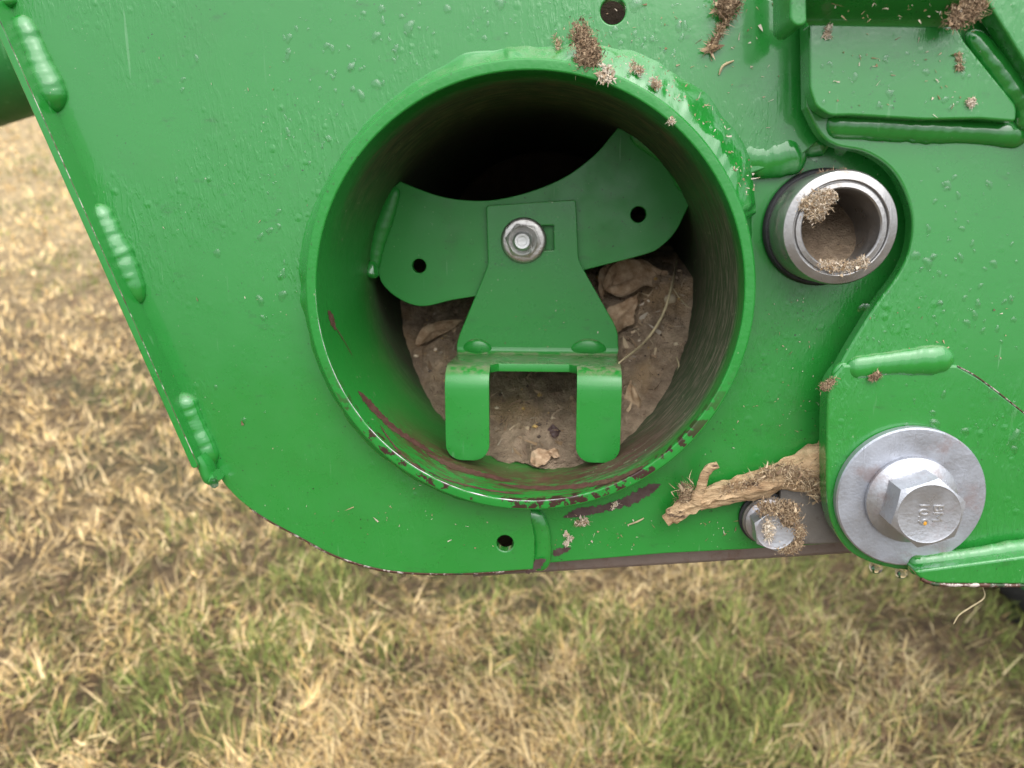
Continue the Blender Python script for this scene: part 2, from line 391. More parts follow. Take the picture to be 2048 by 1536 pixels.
def lawn(N, r0, r1, half, seed):
    R = np.random.default_rng(seed)
    r = np.exp(R.uniform(np.log(r0), np.log(r1), N)); th = R.uniform(-half, half, N); wide = R.random(N) < .26; th[wide] = (R.uniform(half, rad(110), N)*np.sign(R.random(N)-.5))[wide]
    x = r*np.sin(th); y = r*np.cos(th)
    patch = vnoise(x, y, 2.2, 1)*.5+vnoise(x, y, 6.5, 2)*.3+vnoise(x, y, 17, 3)*.2
    tuft = vnoise(x, y, 14, 4)*.6+vnoise(x, y, 33, 5)*.4
    keep = R.random(N) < np.clip(.25+1.5*(tuft-.2), .12, 1); x, y, r, patch, tuft = [q[keep] for q in (x, y, r, patch, tuft)]; n = len(x)
    gb = np.clip((x+.25)*.42, -.16, .36)                       # the lawn is greener towards the right
    green = R.random(n) < np.clip((patch-.50)*3.0+.29+gb, .05, .88)
    flow = 2*pi*(vnoise(x, y, 3.1, 8)+.6*vnoise(x, y, 9, 9))*1.3
    az = flow+R.normal(0, 1.3, n)
    lean = np.where(green, R.uniform(.1, 1.0, n), R.uniform(.6, 1.62, n)); curl = np.where(green, R.uniform(.05, .45, n), R.normal(.1, .34, n))
    ds = np.clip(r/1.7, 1, 6)
    L = np.where(green, R.uniform(.020, .052, n), R.uniform(.022, .075, n))*(1+.05*(ds-1)); W = np.where(green, R.uniform(.0013, .0030, n), R.uniform(.0009, .0027, n))*ds**.95
    k = R.random(n)[:, None]; v = (R.uniform(.38, 1.42, n)*(.72+.56*tuft))[:, None]
    dry = ((1-k)*np.array([.66, .43, .15])+k*np.array([.90, .69, .38]))*v
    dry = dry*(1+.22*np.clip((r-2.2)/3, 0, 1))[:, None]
    dull = np.clip((x+.45)*.8, 0, 1)[:, None]*np.clip(2.4-r/1.5, 0, 1)[:, None]; dry = dry*(1-dull*np.array([.50, .46, .46]))  # near right: duller turf, with the machine's shade also put into the colour
    bro = R.random(n) < .20; dry[bro] = np.array([.18, .105, .06])*v[bro]
    grn = ((1-k)*np.array([.10, .15, .025])+k*np.array([.29, .31, .085]))*v
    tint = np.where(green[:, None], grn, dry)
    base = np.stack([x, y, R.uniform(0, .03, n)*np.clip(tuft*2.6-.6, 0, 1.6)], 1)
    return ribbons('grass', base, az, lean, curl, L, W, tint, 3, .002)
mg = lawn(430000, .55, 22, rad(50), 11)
tag(link('grass', mg, attr_mat('grass blades', .7)), 'tangled dry straw coloured lawn grass with green patches', 'grass', kind='stuff')

# ------------------------------------------------------------------ the machine
root = bpy.data.objects.new('farm_machine', None); COL.objects.link(root); root.matrix_world = M_ROOT; root.empty_display_size = .05
tag(root, 'green painted steel machine frame with large open tube and bolted plates', 'machine')
ZB = -.007                                   # front of the back plate
def arc(a0, a1, r, n=60): return [Vector((r*cos(rad(a0+(a1-a0)*i/n)), r*sin(rad(a0+(a1-a0)*i/n)), 0)) for i in range(n+1)]
def ang(u, v): p = P(u, v, 0); return math.degrees(math.atan2(p.y, p.x))
RM = RO-.0025
# front plate: left of, above and below the tube
left_edge = [(-90, -230), (144, 300), (179, 390), (280, 622), (331, 735), (433, 942)]
low = cat(px([(433, 942), (450, 970), (483, 1004), (530, 1037), (600, 1075), (660, 1107), (720, 1129), (780, 1142), (850, 1147), (940, 1147), (1066, 1139)], 0), n=6)
seam = px([(1069, 1110), (1069, 1075), (1062, 1040)], 0)
a_s = ang(1062, 1025) % 360; a_e = ang(1500, 335)
ring = arc(a_s, a_e, RM, 90)
tailp = px([(1530, 337), (1570, 328), (1610, 305), (1640, 278), (1690, 240), (1760, 200), (1760, -230)], 0)
front = px(left_edge[:-1], 0)+low+seam+ring+tailp
bolt_hole = circ(P(1226, 22, 0), .0056); low_hole = circ(P(1010, 1087, 0), .0044)
notch = px([(1524, -8), (1580, 14), (1580, -120), (1515, -120)], 0)
plate('side_plate', [front, bolt_hole, low_hole, notch], -.0065, 0, MP, root, .0007)
# back plate: right of the tube
a_b0 = ang(1545, 250); a_b1 = a_s-360
rb = arc(a_b0, a_b1-4, RM, 70)
back = rb+px([(1020, 1138), (1090, 1127), (1330, 1107), (1490, 1099), (1700, 1085), (2150, 1075), (2150, 180), (1620, 180)], ZB)
plate('back_plate', [back, circ(P(1639, 458, ZB), .0185)], -.017, ZB, MP2, root, .0007)
# rear plate seen only as darkness through the bolt hole and notch
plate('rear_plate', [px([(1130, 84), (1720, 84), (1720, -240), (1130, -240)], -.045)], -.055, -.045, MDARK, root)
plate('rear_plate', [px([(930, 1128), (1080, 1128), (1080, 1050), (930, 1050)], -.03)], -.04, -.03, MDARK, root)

# the round tube
prof = [(RO, -.40), (RO, ZR-.0012), (RO-.0003, ZR-.0005), (RO-.0009, ZR-.0001), (RO-.0016, ZR), (RI+.0008, ZR), (RI+.0003, ZR-.0002), (RI, ZR-.0008)]
zz = [ZR-.0012-(.40+ZR-.0012)*(k/46)**1.4 for k in range(1, 47)]
prof += [(RI, z) for z in zz]
me = lathe('round_tube', prof, 220, ang=18)
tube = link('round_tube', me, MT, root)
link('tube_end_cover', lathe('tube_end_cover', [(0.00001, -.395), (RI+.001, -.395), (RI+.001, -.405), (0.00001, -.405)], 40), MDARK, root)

def wprof(t):                                # width of the weld around the tube, by angle in degrees
    t = t % 360
    pts = [(0, .0035), (12, .004), (24, .010), (32, .0155), (45, .0165), (62, .0155), (76, .0125), (84, .008), (98, .008), (105, .0095), (110, .0075), (125, .0062), (150, .0060), (170, .0085), (180, .0078), (190, .0062), (225, .0072), (250, .0062), (270, .004), (285, .0022), (330, .0022), (360, .0035)]
    for (a, x), (b, y) in zip(pts, pts[1:]):
        if a <= t <= b: return x+(y-x)*(t-a)/(b-a)
    return .004
NA, NP = 520, 9; v = []; f = []
for i in range(NA):
    t = 360*i/NA; a = rad(t); wd = wprof(t)
    zb = ZB-.0004 if (t > 278 or t < 20) else -.0004
    big = 1 if 22 < t < 95 else .35
    top = ZR-.0016 if big == 1 else ZR-.003
    for k in range(NP):
        s = k/(NP-1)
        rip = .0008*big*mn.noise(Vector((t*.55-s*2.2, s*.8, 3)))*sin(pi*min(1, s*1.1))
        lump = .0012*big*mn.noise(Vector((cos(a)*9, sin(a)*9, s*1.5)))*sin(pi*s)
        bul = .16 if big == 1 else .08
        r = RO-.0006+wd*s*(1+.12*mn.noise(Vector((cos(a)*14, sin(a)*14, 7))))
        z = zb+(top-zb)*((1-s)**(1.0 if big == 1 else 1.5))+(bul*wd*sin(pi*s))*.5+rip+lump
        if k == NP-1: z = zb
        v.append((r*cos(a), r*sin(a), z))
for i in range(NA):
    j = (i+1) % NA
    for k in range(NP-1): f.append((i*NP+k, i*NP+k+1, j*NP+k+1, j*NP+k))
me = mesh('tube_weld', v, f); fixn(me); smooth(me, 70); link('tube_weld', me, MPW, root)
# water glint along the worn inner lip, shaped as a thin bright steel thread
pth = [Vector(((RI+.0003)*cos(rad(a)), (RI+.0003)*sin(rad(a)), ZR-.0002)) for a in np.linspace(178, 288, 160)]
link('lip_glint', sweep('lip_glint', pth, lambda t: .00034*max(.05, .45+1.5*mn.noise(Vector((t*26, 1, 0))))*min(1, 5*t, 5*(1-t))+.00003, 6), MSTUD, tube)

def bead(name, pts, z, r, flat=.6, ripple=.05, mat=MPW, endr=.35, parent=root, nz=.05, seed=0):
    p = cat([P(u, v_, z) if not isinstance(z, list) else P(u, v_, zz_) for (u, v_), zz_ in zip(pts, z if isinstance(z, list) else [0]*len(pts))], n=40)
    L = sum((b-a).length for a, b in zip(p, p[1:]))
    def rf(t):
        e = min(t, 1-t)*L/(r*1.3); q = math.sqrt(max(0, 1-(1-min(1, e))**2))
        return r*max(.04, q)*(1+.26*mn.noise(Vector((t*L*48+seed, seed*1.7, 0)))+.05*mn.noise(Vector((t*L*260, seed, 5))))
    return link(name, sweep(name, p, rf, 22, flat*.8, nz=nz, seed=seed, rip=.012), mat, parent)
# weld tail right of the tube
bead('weld_bead', [(1462, 296), (1490, 312), (1530, 318), (1575, 308), (1612, 292)], -.005, .0092, .8, .02, seed=3)
bead('weld_bead', [(1600, 300), (1625, 283), (1660, 255)], -.005, .0075, .75, .02, seed=4)
# vertical seam weld under the tube
bead('weld_bead', [(1040, 1026), (1070, 1040), (1082, 1075), (1082, 1110), (1070, 1140)], -.0055, .0055, .75, .02, seed=5)
g_ = P(1062, 1040, 0)
# dark gap line of that seam is the real step between the plates

# left edge strip standing proud of the plate, with three welds in the corner
ZS = .013
def strip_mesh():
    outer = px([(-35, 0), (55, 205), (97, 300), (195, 525), (298, 750), (382, 933)], ZS)
    inner = px([(-18, 0), (22, 82), (113, 300), (205, 515), (311, 750), (396, 930)], ZS)
    a, b = outer[0], outer[-1]; d = (b-a).normalized(); n_ = Vector((-d.y, d.x, 0))
    if n_.x < 0: n_ = -n_
    th = .0038; top = a-d*.10; end = b+d*.0015
    j = P(433, 943, 0)
    poly = [top, top+n_*th, end+n_*th, end]
    return poly, d, n_, end, th
poly, sd_, sn_, send, sth = strip_mesh()
plate('edge_strip', [rnd([Vector((p.x, p.y, 0)) for p in poly], .003)], -.06, ZS, MP2, root, .0006)
# foot of the strip: curls round under the plate corner
ft = cat([Vector((send.x, send.y, 0))+sn_*.002-sd_*.004, Vector((send.x, send.y, 0))+sn_*.003+sd_*.0005, P(420, 958, .006), P(437, 949, .004)], n=6)
link('strip_foot', sweep('strip_foot', [Vector((p.x, p.y, .004)) for p in ft], lambda t: .0042*(1-.3*t), 12, 1.9), MP2, root)
inl = [Vector((p.x, p.y, 0)) for p in (poly[1], poly[2])]
ln = [inl[0].lerp(inl[1], k/160) for k in range(161)]
link('worn_edge', sweep('worn_edge', [Vector((p.x, p.y, ZS-.0002))+sn_*-.0003 for p in ln], lambda t: .0004*(.5+abs(mn.noise(Vector((t*70, 4, 0))))*1.2)*.7, 6), MEDGE, root)
bead('weld_bead', [(-60, -130), (-30, -60), (5, 0), (15, 20)], .0005, .0066, .85, .0, seed=11)
bead('weld_bead', [(36, 30), (62, 95), (88, 160), (115, 225)], .0000, .0078, .95, .0, seed=12)
bead('weld_bead', [(190, 408), (215, 465), (245, 530), (279, 610)], .0000, .0078, .95, .0, seed=13)
bead('weld_bead', [(357, 786), (378, 835), (402, 890), (423, 936)], .0000, .0078, .95, .0, seed=14)
# worn lower edge of the front plate
pth = [Vector((p.x, p.y, -.0012))-Vector((0, .0003, 0)) for p in low[14:]]
link('worn_edge', sweep('worn_edge', pth, lambda t: .0013*(.45+.8*t*(1-t)*2+.5*abs(mn.noise(Vector((t*40, 2, 0))))), 8), MEDGE, root)

# steel bar under the plates
bar = px([(945, 1155), (1010, 1150), (1720, 1106), (1720, 1060), (945, 1120)], -.018)
plate('hitch_bar', [bar], -.045, -.0172, MBAR, root, .002)
plate('steel_plate', [rnd(px([(1560, 972), (1720, 960), (1720, 1086), (1560, 1092)], -.001), .004)], ZB-.0005+.0007, -.001, MGREY, root, .001)

# upper right plate with the concave cut round the sleeve
ZU = .014
cut = cat(px([(1612, 215), (1640, 268), (1672, 292), (1730, 305), (1778, 335), (1808, 380), (1824, 440), (1818, 500), (1795, 550), (1750, 612), (1700, 692), (1667, 752)], ZU), n=7)
up_ = cut+px([(1690, 748), (1915, 742), (1960, 765), (2048, 833), (2160, 925), (2160, -230), (1605, -230)], ZU)
plate('upper_plate', [up_], .006, ZU, MP, root, .0012)
ZL = .016
lowp = cat(px([(1686, 730), (1662, 762), (1655, 800), (1653, 900), (1655, 1000), (1668, 1058), (1700, 1103), (1748, 1128), (1800, 1140), (1850, 1146)], ZL), n=6)
lo_ = lowp+px([(2160, 1150), (2160, 915), (2048, 823), (1962, 757), (1915, 731), (1800, 724)], ZL)
plate('lower_plate', [lo_], .0045, ZL, MP, root, .0012)
bead('weld_bead', [(1690, 742), (1740, 732), (1800, 726), (1860, 721), (1908, 717)], ZL-.0022, .0064, .75, .02, seed=21)
bead('weld_bead', [(1672, 765), (1682, 742), (1700, 730)], ZL-.003, .0040, .8, .0, seed=22)
sl = cat(px([(1915, 732), (1962, 759), (2048, 826), (2150, 912)], ZL), n=8)
link('worn_edge', sweep('worn_edge', sl, lambda t: .00030, 6), MEDGE, root)
# bottom right flange
fl = px([(1828, 1142), (1900, 1133), (2160, 1098), (2160, 1170), (1880, 1168), (1852, 1163), (1836, 1154)], .030)
plate('flange_bar', [rnd(fl, .002)], .010, .030, MP, root, .0012)
bead('weld_bead', [(1815, 1130), (1870, 1128), (1950, 1117), (2060, 1102), (2160, 1088)], .021, .0056, .8, .02, seed=23)
pth = cat(px([(1842, 1157), (1856, 1164), (1882, 1169), (1960, 1170), (2048, 1171), (2160, 1172)], .0295), n=10)
link('worn_edge', sweep('worn_edge', pth, lambda t: .0011*(.8+.5*abs(mn.noise(Vector((t*30, 5, 0))))), 8), MEDGE, root)

# top right bracket: bent plate welded on the upper plate
ZK = .0235
bo = px([(1618, 46), (1620, 180), (1632, 214), (1660, 232), (1700, 231), (1850, 240), (1960, 238), (2032, 244), (2034, 212), (1990, 158), (1930, 84), (1914, 52)], ZK)
plate('bent_bracket', [rnd(bo, .002)], ZU+.0003, ZK, MP, root, .0010)
uo = [P(1617, 50, ZK), P(1916, 54, ZK), P(1926, -30, ZK+.022), P(1606, -34, ZK+.022)]
vv = []; ff = []
for k in range(9):                            # the bend and the part that comes forward above it
    t = k/8; e = t*t*(3-2*t)
    l = uo[0].lerp(uo[3], t); r_ = uo[1].lerp(uo[2], t)
    bend = -.0055*sin(pi*min(1, t*1.2))*(1-t)
    vv += [l+Vector((0, 0, bend)), r_+Vector((0, 0, bend)), r_+Vector((0, .006, bend-.002)), l+Vector((0, .006, bend-.002))]
for k in range(8):
    for s in range(4): a = 4*k+s; b = 4*k+(s+1) % 4; ff.append((a, b, b+4, a+4))
ff += [(0, 1, 2, 3), (32, 33, 34, 35)]
me = mesh('bracket_lip', vv, ff); fixn(me); smooth(me, 50); link('bracket_lip', me, MP2, root)
bead('weld_bead', [(1650, 250), (1740, 252), (1850, 259), (1960, 264), (2055, 270)], ZU-.001, .0060, 1.0, .02, mat=MPW, seed=31)
bead('weld_bead', [(1936, 62), (1985, 126), (2024, 180), (2047, 214), (2052, 262)], ZU+.003, .0056, 1.1, .03, seed=32)
plate('corner_panel', [px([(1968, -6), (2048, 122), (2160, 300), (2160, -200), (1850, -200)], .030)], .019, .030, MP, root, .001)
plate('side_bar', [rnd(px([(1580, -150), (1612, -150), (1614, 44), (1604, 52), (1590, 52), (1580, 40)], .040), .002)], ZU+.0003, .040, MP2, root, .001)

# bare sleeve (pin bushing) in the back plate
sc_ = P(1683, 456, .022); sc_.z = 0
so, si = .0249, .0167
prof = [(so, ZB+.0003), (so, .0190), (so-.0007, .0203), (so-.0042, .0216), (so-.0046, .0213), (so-.0049, .0200), (so-.0054, .0200), (so-.0057, .0214), (so-.0075, .0218), (si+.0004, .0216), (si, .0210), (si, -.035), (si+.003, -.035)]
sleeve = link('pin_sleeve', lathe('pin_sleeve', prof, 96, sc_, ang=30), MCHROME, root)
tor = [(so+.0006+.0016*cos(a), ZB+.0022+.0019*sin(a)) for a in np.linspace(0, 2*pi, 11)[:-1]]
link('rubber_seal', lathe('rubber_seal', tor, 72, sc_, closed=True), MRUB, sleeve)
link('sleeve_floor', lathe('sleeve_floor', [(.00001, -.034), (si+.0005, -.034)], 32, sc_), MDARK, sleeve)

def hexprism(name, c, R, z0, z1, rot, ch=.0012, mat=MZINC, parent=root, rc=None):
    """hex head with a turned chamfer on top"""
    v = []; f = []; rc = rc or R*.80; n = 48
    ap = R*cos(pi/6)
    def rh(a):
        b = ((a-rot+pi/6) % (pi/3))-pi/6
        b = ((a-rot) % (pi/3))-pi/6
        return ap/cos(b)
    ring_ = [2*pi*i/n+rot for i in range(n)]
    for a in ring_: r = rh(a); v.append((c.x+r*cos(a), c.y+r*sin(a), z0))
    for a in ring_: r = rh(a); v.append((c.x+r*cos(a), c.y+r*sin(a), z1-(r-rc)*.42))
    for a in ring_: v.append((c.x+rc*cos(a), c.y+rc*sin(a), z1))
    for a in ring_: v.append((c.x+(rc-.0007)*cos(a), c.y+(rc-.0007)*sin(a), z1-.00025))
    for q in range(3):
        for i in range(n): j = (i+1) % n; f.append((q*n+i, q*n+j, (q+1)*n+j, (q+1)*n+i))
    f.append(tuple(range(3*n, 4*n)))
    me = mesh(name, v, f); fixn(me); smooth(me, 28); return link(name, me, mat, parent)

def letters(txt, c, size, rot, z, mat, parent, h=.0004):
    cu = bpy.data.curves.new('lettering', 'FONT'); cu.body = txt; cu.size = size; cu.align_x = 'CENTER'; cu.align_y = 'CENTER'; cu.extrude = h/2; cu.bevel_depth = 0
    o = bpy.data.objects.new('lettering', cu); COL.objects.link(o); dg = bpy.context.evaluated_depsgraph_get()
    me = bpy.data.meshes.new_from_object(o.evaluated_get(dg)); bpy.data.objects.remove(o)
    me.transform(Matrix.Translation((c.x, c.y, z)) @ Matrix.Rotation(rot, 4, 'Z')); me.materials.clear()
    return link('lettering', me, mat, parent)

# big flanged bolt with its wide washer
wc = P(1823, 997, .0215); wc.z = 0; wr = .0339
washer = link('wide_washer', lathe('wide_washer', [(.006, .0163), (wr-.0006, .0163), (wr, .0168), (wr, .0204), (wr-.0007, .0212), (wr*.80, .0214), (wr*.62, .0209), (.006, .0206)], 120, wc, ang=40), MZINC2, root)
fc = P(1829, 1005, .026); fc.z = 0
bolt = link('flanged_bolt', lathe('flanged_bolt', [(.003, .0208), (.0201, .0208), (.0206, .0214), (.0206, .0236), (.0199, .0243), (.0168, .0262), (.015, .0272), (.003, .0272)], 96, fc, ang=40), MZINC, root)
hc = Vector((fc.x, fc.y, 0)); 
hexprism('hex_head', hc, .0166, .0262, .0405, rad(80), parent=bolt, rc=.0136)
MLET = steel('raised lettering', (.62, .61, .60), .3, .2, .9)
letters('10.9', hc+Vector((-.0024, 0, 0)), .0062, -pi/2, .0404, MLET, bolt, .0007)
letters('BM', hc+Vector((.0036, .0004, 0)), .0062, -pi/2, .0404, MLET, bolt, .0007)
g = G('orange paint dot'); g.set(Base_Color=(.62, .30, .03), Roughness=.5)
link('paint_dot', lathe('paint_dot', [(.00001, .0409), (.0007, .0408), (.0010, .0404)], 16, hc+Vector((-.0014, -.0044, 0))), g.m, bolt)

# small bolt with washers
sc2 = P(1538, 1043, .000); sc2.z = 0
w1 = link('spring_washer', lathe('spring_washer', [(.004, ZB+.0003), (.0136, ZB+.0003), (.0138, ZB+.001), (.0138, ZB+.0028), (.0128, ZB+.0034), (.004, ZB+.0034)], 64, sc2), MRUB, root)
w2 = link('flat_washer', lathe('flat_washer', [(.004, ZB+.0036), (.0126, ZB+.0036), (.0128, ZB+.0042), (.0128, ZB+.0058), (.0122, ZB+.0064), (.004, ZB+.0064)], 64, sc2), MGREY, root)
b2 = link('flanged_bolt', lathe('flanged_bolt', [(.003, ZB+.0066), (.0116, ZB+.0066), (.0118, ZB+.0078), (.0108, ZB+.0088), (.009, ZB+.0098), (.003, ZB+.0098)], 64, sc2), MZINC, root)
hexprism('hex_head', sc2, .0110, ZB+.0090, .0125, rad(100), parent=b2, rc=.0093)
letters('10.9', sc2+Vector((.0008, .0034, 0)), .0040, rad(-32-180), .01235, MLET, b2, .0003)
letters('BM', sc2+Vector((-.0030, -.0034, 0)), .0040, rad(-32-180), .01235, MLET, b2, .0003)

# web plate across the tube
ZW = -.096
webpx = [(800, 363), (840, 379), (879, 392), (925, 400), (977, 401), (1029, 392), (1081, 376), (1126, 356), (1165, 330), (1198, 301), (1218, 277), (1236, 256)]
wl = cat(px(webpx, ZW), n=5)
def wall(a0, a1, n=10): return [Vector(((RI+.001)*cos(a0+(a1-a0)*i/n), (RI+.001)*sin(a0+(a1-a0)*i/n), 0)) for i in range(n+1)]
def wa(u, v_): p = P(u, v_, ZW); return math.atan2(p.y, p.x)
right = wall(wa(1250, 262), wa(1400, 408))
rlow = cat(px([(1378, 410), (1368, 431), (1350, 465), (1322, 493), (1289, 509), (1169, 540)], ZW), n=5)
llow = cat(px([(964, 591), (905, 600), (853, 612), (820, 608), (788, 591), (765, 568), (757, 548)], ZW), n=5)
a1 = wa(735, 545) % (2*pi); a2 = wa(775, 372) % (2*pi)
leftw = wall(a1, a2)
web = wl+right+rlow+llow+leftw
webo = plate('web_plate', [web, circ(P(838, 532, ZW), .0043), circ(P(1277, 429, ZW), .0046)], ZW-.005, ZW, MPWEB, root, .0005)
bead('weld_bead', [(792, 374), (772, 430), (752, 490), (745, 545)], ZW+.001, .0052, .8, .04, parent=root, mat=MPWEB, seed=41)
bead('weld_bead', [(745, 520), (741, 545), (738, 556)], ZW+.004, .0055, 1.2, .0, parent=root, mat=MPW, seed=42)
bead('weld_bead', [(1262, 262), (1310, 290), (1350, 330), (1382, 385)], ZW+.001, .0058, .5, .05, mat=MPWEB, seed=43)

# two pronged bracket bolted on the web
ZBR = ZW+.0048; TH = .0043
top_ = [(972, 411), (1152, 399), (1157, 519), (1169, 543), (1230, 650), (1236, 668), (1237, 705), (914, 712), (913, 690), (918, 671), (963, 562), (976, 530)]
slot = px([(1062, 452), (1107, 451), (1108, 500), (1062, 502)], ZBR)
pan = px(top_, ZBR)
brk = plate('pronged_bracket', [rnd([Vector((p.x, p.y, 0)) for p in pan], .0024), rnd(slot, .0006)], ZBR-TH, ZBR, MPB, root, .0007)
zf = -.024
yb = P(1075, 715, ZBR).y; yf = P(1075, 741, zf-.008).y; yt = P(948, 921, zf).y
xlb, xrb = P(914, 712, ZBR).x, P(1237, 705, ZBR).x
xl, xr = P(890, 800, zf).x, P(1243, 800, zf).x
xa, xb = P(978, 830, zf).x, P(1153, 830, zf).x
rows = []                                     # (y, z, s, section)
rb_ = .006
for k in range(7):                            # inner bend
    a = pi/2*k/6; rows.append((yb+rb_*(1-sin(a)), ZBR-TH/2+rb_*(1-cos(a)), 'shelf'))
z1_, z2_ = rows[-1][1], zf-.009-TH/2
for k in range(1, 9):
    t = k/8; rows.append((yb+(yf-yb)*t, z1_+(z2_-z1_)*t, 'shelf'))
icut = len(rows)-2
rf_ = .009
for k in range(1, 9):
    a = pi/2*k/8; rows.append((yf-rf_*(1-cos(a)), z2_+rf_*sin(a), 'tab'))
ytop = rows[-1][0]
for k in range(1, 7): rows.append((ytop+(yt+.009-ytop)*k/6, zf-TH/2, 'tab'))
rt = .0088
for k in range(1, 9):
    a = pi/2*k/8; rows.append((yt+rt*(1-sin(a)), zf-TH/2, 'tip'))
v = []; f = []; rc = .004; zc = rows[icut][1]; n_r = len(rows); path_s = [0]
for a, b in zip(rows, rows[1:]): path_s.append(path_s[-1]+math.hypot(a[0]-b[0], a[1]-b[1]))
for i, (y, z, sec) in enumerate(rows):
    t = min(1, i/15); L_ = xlb+(xl-xlb)*t; R_ = xrb+(xr-xrb)*t
    d = path_s[i]-path_s[icut]
    cc = rc if d <= 0 else (rc-math.sqrt(max(0, rc*rc-(rc-d)**2)) if d < rc else 0)
    A, B = xa+cc, xb-cc; o1 = 0
    if sec == 'tip':
        q = (yt+rt-y)/rt; o1 = rt*(1-math.sqrt(max(0, 1-q*q)))
    A -= o1; B += o1; L_ += o1; R_ -= o1
    v += [(L_, y, z), ((L_+A)/2, y, z), (A, y, z), (B, y, z), ((B+R_)/2, y, z), (R_, y, z)]
for i in range(n_r-1):
    for k in range(5):
        if k == 2 and i >= icut: continue
        f.append((6*i+k, 6*i+k+1, 6*i+7+k, 6*i+6+k))
me = mesh('prong_shelf', v, f)
tmp = link('prong_shelf', me, MPB, None)
bm = bmesh.new(); bm.from_mesh(me); bmesh.ops.recalc_face_normals(bm, faces=bm.faces)
bm.faces.ensure_lookup_table(); bm.to_mesh(me); bm.free()
so_ = tmp.modifiers.new('s', 'SOLIDIFY'); so_.thickness = TH; so_.offset = 0
bv = tmp.modifiers.new('b', 'BEVEL'); bv.width = .0009; bv.segments = 3; bv.limit_method = 'ANGLE'; bv.angle_limit = rad(50)
dg = bpy.context.evaluated_depsgraph_get(); me2 = bpy.data.meshes.new_from_object(tmp.evaluated_get(dg)); bpy.data.objects.remove(tmp)
smooth(me2, 40); link('prong_shelf', me2, MPB, brk)
# pressed bumps at the ends of the bend
for u0, u1 in ((925, 985), (1140, 1215)):
    p = cat([P(u0, 700, ZBR-.001), P((u0+u1)/2, 693, ZBR+.0005), P(u1, 703, ZBR-.001)], n=10)
    link('pressed_bump', sweep('pressed_bump', p, lambda t: .0048*max(.05, math.sqrt(max(0, 1-(2*t-1)**2))), 16, .50), MPB, brk)
# paint chip on the bracket lip
# flange nut and stud
nc = P(1047, 481, ZBR+.002); nc.z = 0
nut = link('flange_nut', lathe('flange_nut', [(.004, ZBR+.0002), (.0131, ZBR+.0002), (.0135, ZBR+.0008), (.0133, ZBR+.0016), (.0124, ZBR+.0024), (.0110, ZBR+.0027), (.004, ZBR+.0027)], 72, nc), MNUT, root)
hexprism('nut_hex', nc, .0106, ZBR+.0025, ZBR+.0098, rad(-8), mat=MNUT, parent=nut, rc=.0084)
sp = [(.0052, ZBR+.006)]
for k in range(7): sp += [(.0056, ZBR+.0100+k*.0011), (.0050, ZBR+.01055+k*.0011)]
sp += [(.0047, ZBR+.0178), (.0042, ZBR+.0183), (.0028, ZBR+.0182), (.0026, ZBR+.0178), (.00001, ZBR+.0177)]
link('stud', lathe('stud', sp, 40, nc), MSTUD, nut)

# paint worn through to the primer: ragged thin patches
def ragged(name, pts, wds, z, parent, seed, mat=MPRIM, jit=.5):
    R = random.Random(seed); c_ = cat([P(u, v_, z) for u, v_ in pts], n=26); n = len(c_); lft = []; rgt = []
    for i, p in enumerate(c_):
        tg = (c_[min(i+1, n-1)]-c_[max(i-1, 0)]).normalized(); s = Vector((-tg.y, tg.x, 0)); t = i/(n-1)*(len(wds)-1)
        k = min(int(t), len(wds)-2); wd = (wds[k]+(wds[k+1]-wds[k])*(t-k))*.000117
        nn = [1+.55*mn.noise(Vector((i*.22, seed, q)))+.35*mn.noise(Vector((i*.7, seed, q+9)))+R.uniform(-.12, .12) for q in (0, 5)]; end_ = min(1, 8*i/(n-1), 8*(1-i/(n-1)))**.5
        lft.append(p+s*wd*nn[0]*end_); rgt.append(p-s*wd*nn[1]*end_)
    v = lft+rgt; f = [(i, i+1, n+i+1, n+i) for i in range(n-1)]
    me = mesh(name, v, f); fixn(me)
    if me.polygons[0].normal.z < 0: me.flip_normals()
    return link(name, me, mat, parent)
ragged('paint_chip', [(1126, 1035), (1160, 1025), (1210, 1016), (1260, 1000), (1300, 978), (1322, 968)], [10, 22, 16, 24, 22, 6], ZB+.0002, root, 1)
ragged('paint_chip', [(1108, 1112), (1115, 1105), (1142, 1096)], [8, 18, 8], ZB+.0002, root, 2)
ragged('paint_chip', [(1052, 1146), (1075, 1128), (1092, 1118)], [14, 22, 5], ZB+.0062, root, 3)

def Pw(u, v_):
    for k in range(400):
        z = ZR-.0005-.12*k/400; p = P(u, v_, z)
        if p.xy.length >= RI-.00015: break
    p.xy = p.xy.normalized()*(RI-.00018); return p
def wall_scrape(pts, wds, seed):
    c_ = cat([Pw(u, v_) for u, v_ in pts], n=26); n = len(c_); L1 = []; L2 = []; R = random.Random(seed)
    for i, p in enumerate(c_):
        p.xy = p.xy.normalized()*(RI-.00018); tg = (c_[min(i+1, n-1)]-c_[max(i-1, 0)]).normalized(); nn_ = Vector((-p.x, -p.y, 0)).normalized(); sd2 = tg.cross(nn_)
        t = i/(n-1)*(len(wds)-1); k = min(int(t), len(wds)-2); wd = (wds[k]+(wds[k+1]-wds[k])*(t-k))*.000117*min(1, 8*i/(n-1), 8*(1-i/(n-1)))**.5
        e = [1+.6*mn.noise(Vector((i*.25, seed, q)))+.4*mn.noise(Vector((i*.8, seed, q+9)))+R.uniform(-.15, .15) for q in (0, 5)]
        for L_, sg, ee in ((L1, 1, e[0]), (L2, -1, e[1])):
            q = p+sd2*sg*wd*ee; q.xy = q.xy.normalized()*(RI-.00018); L_.append(q)
    me = mesh('paint_chip', L1+L2, [(i, i+1, n+i+1, n+i) for i in range(n-1)]); link('paint_chip', me, MSCR, tube)
MSCR = matte('scraped primer', (.075, .030, .022), (.13, .06, .045), 220, .6, .0003)
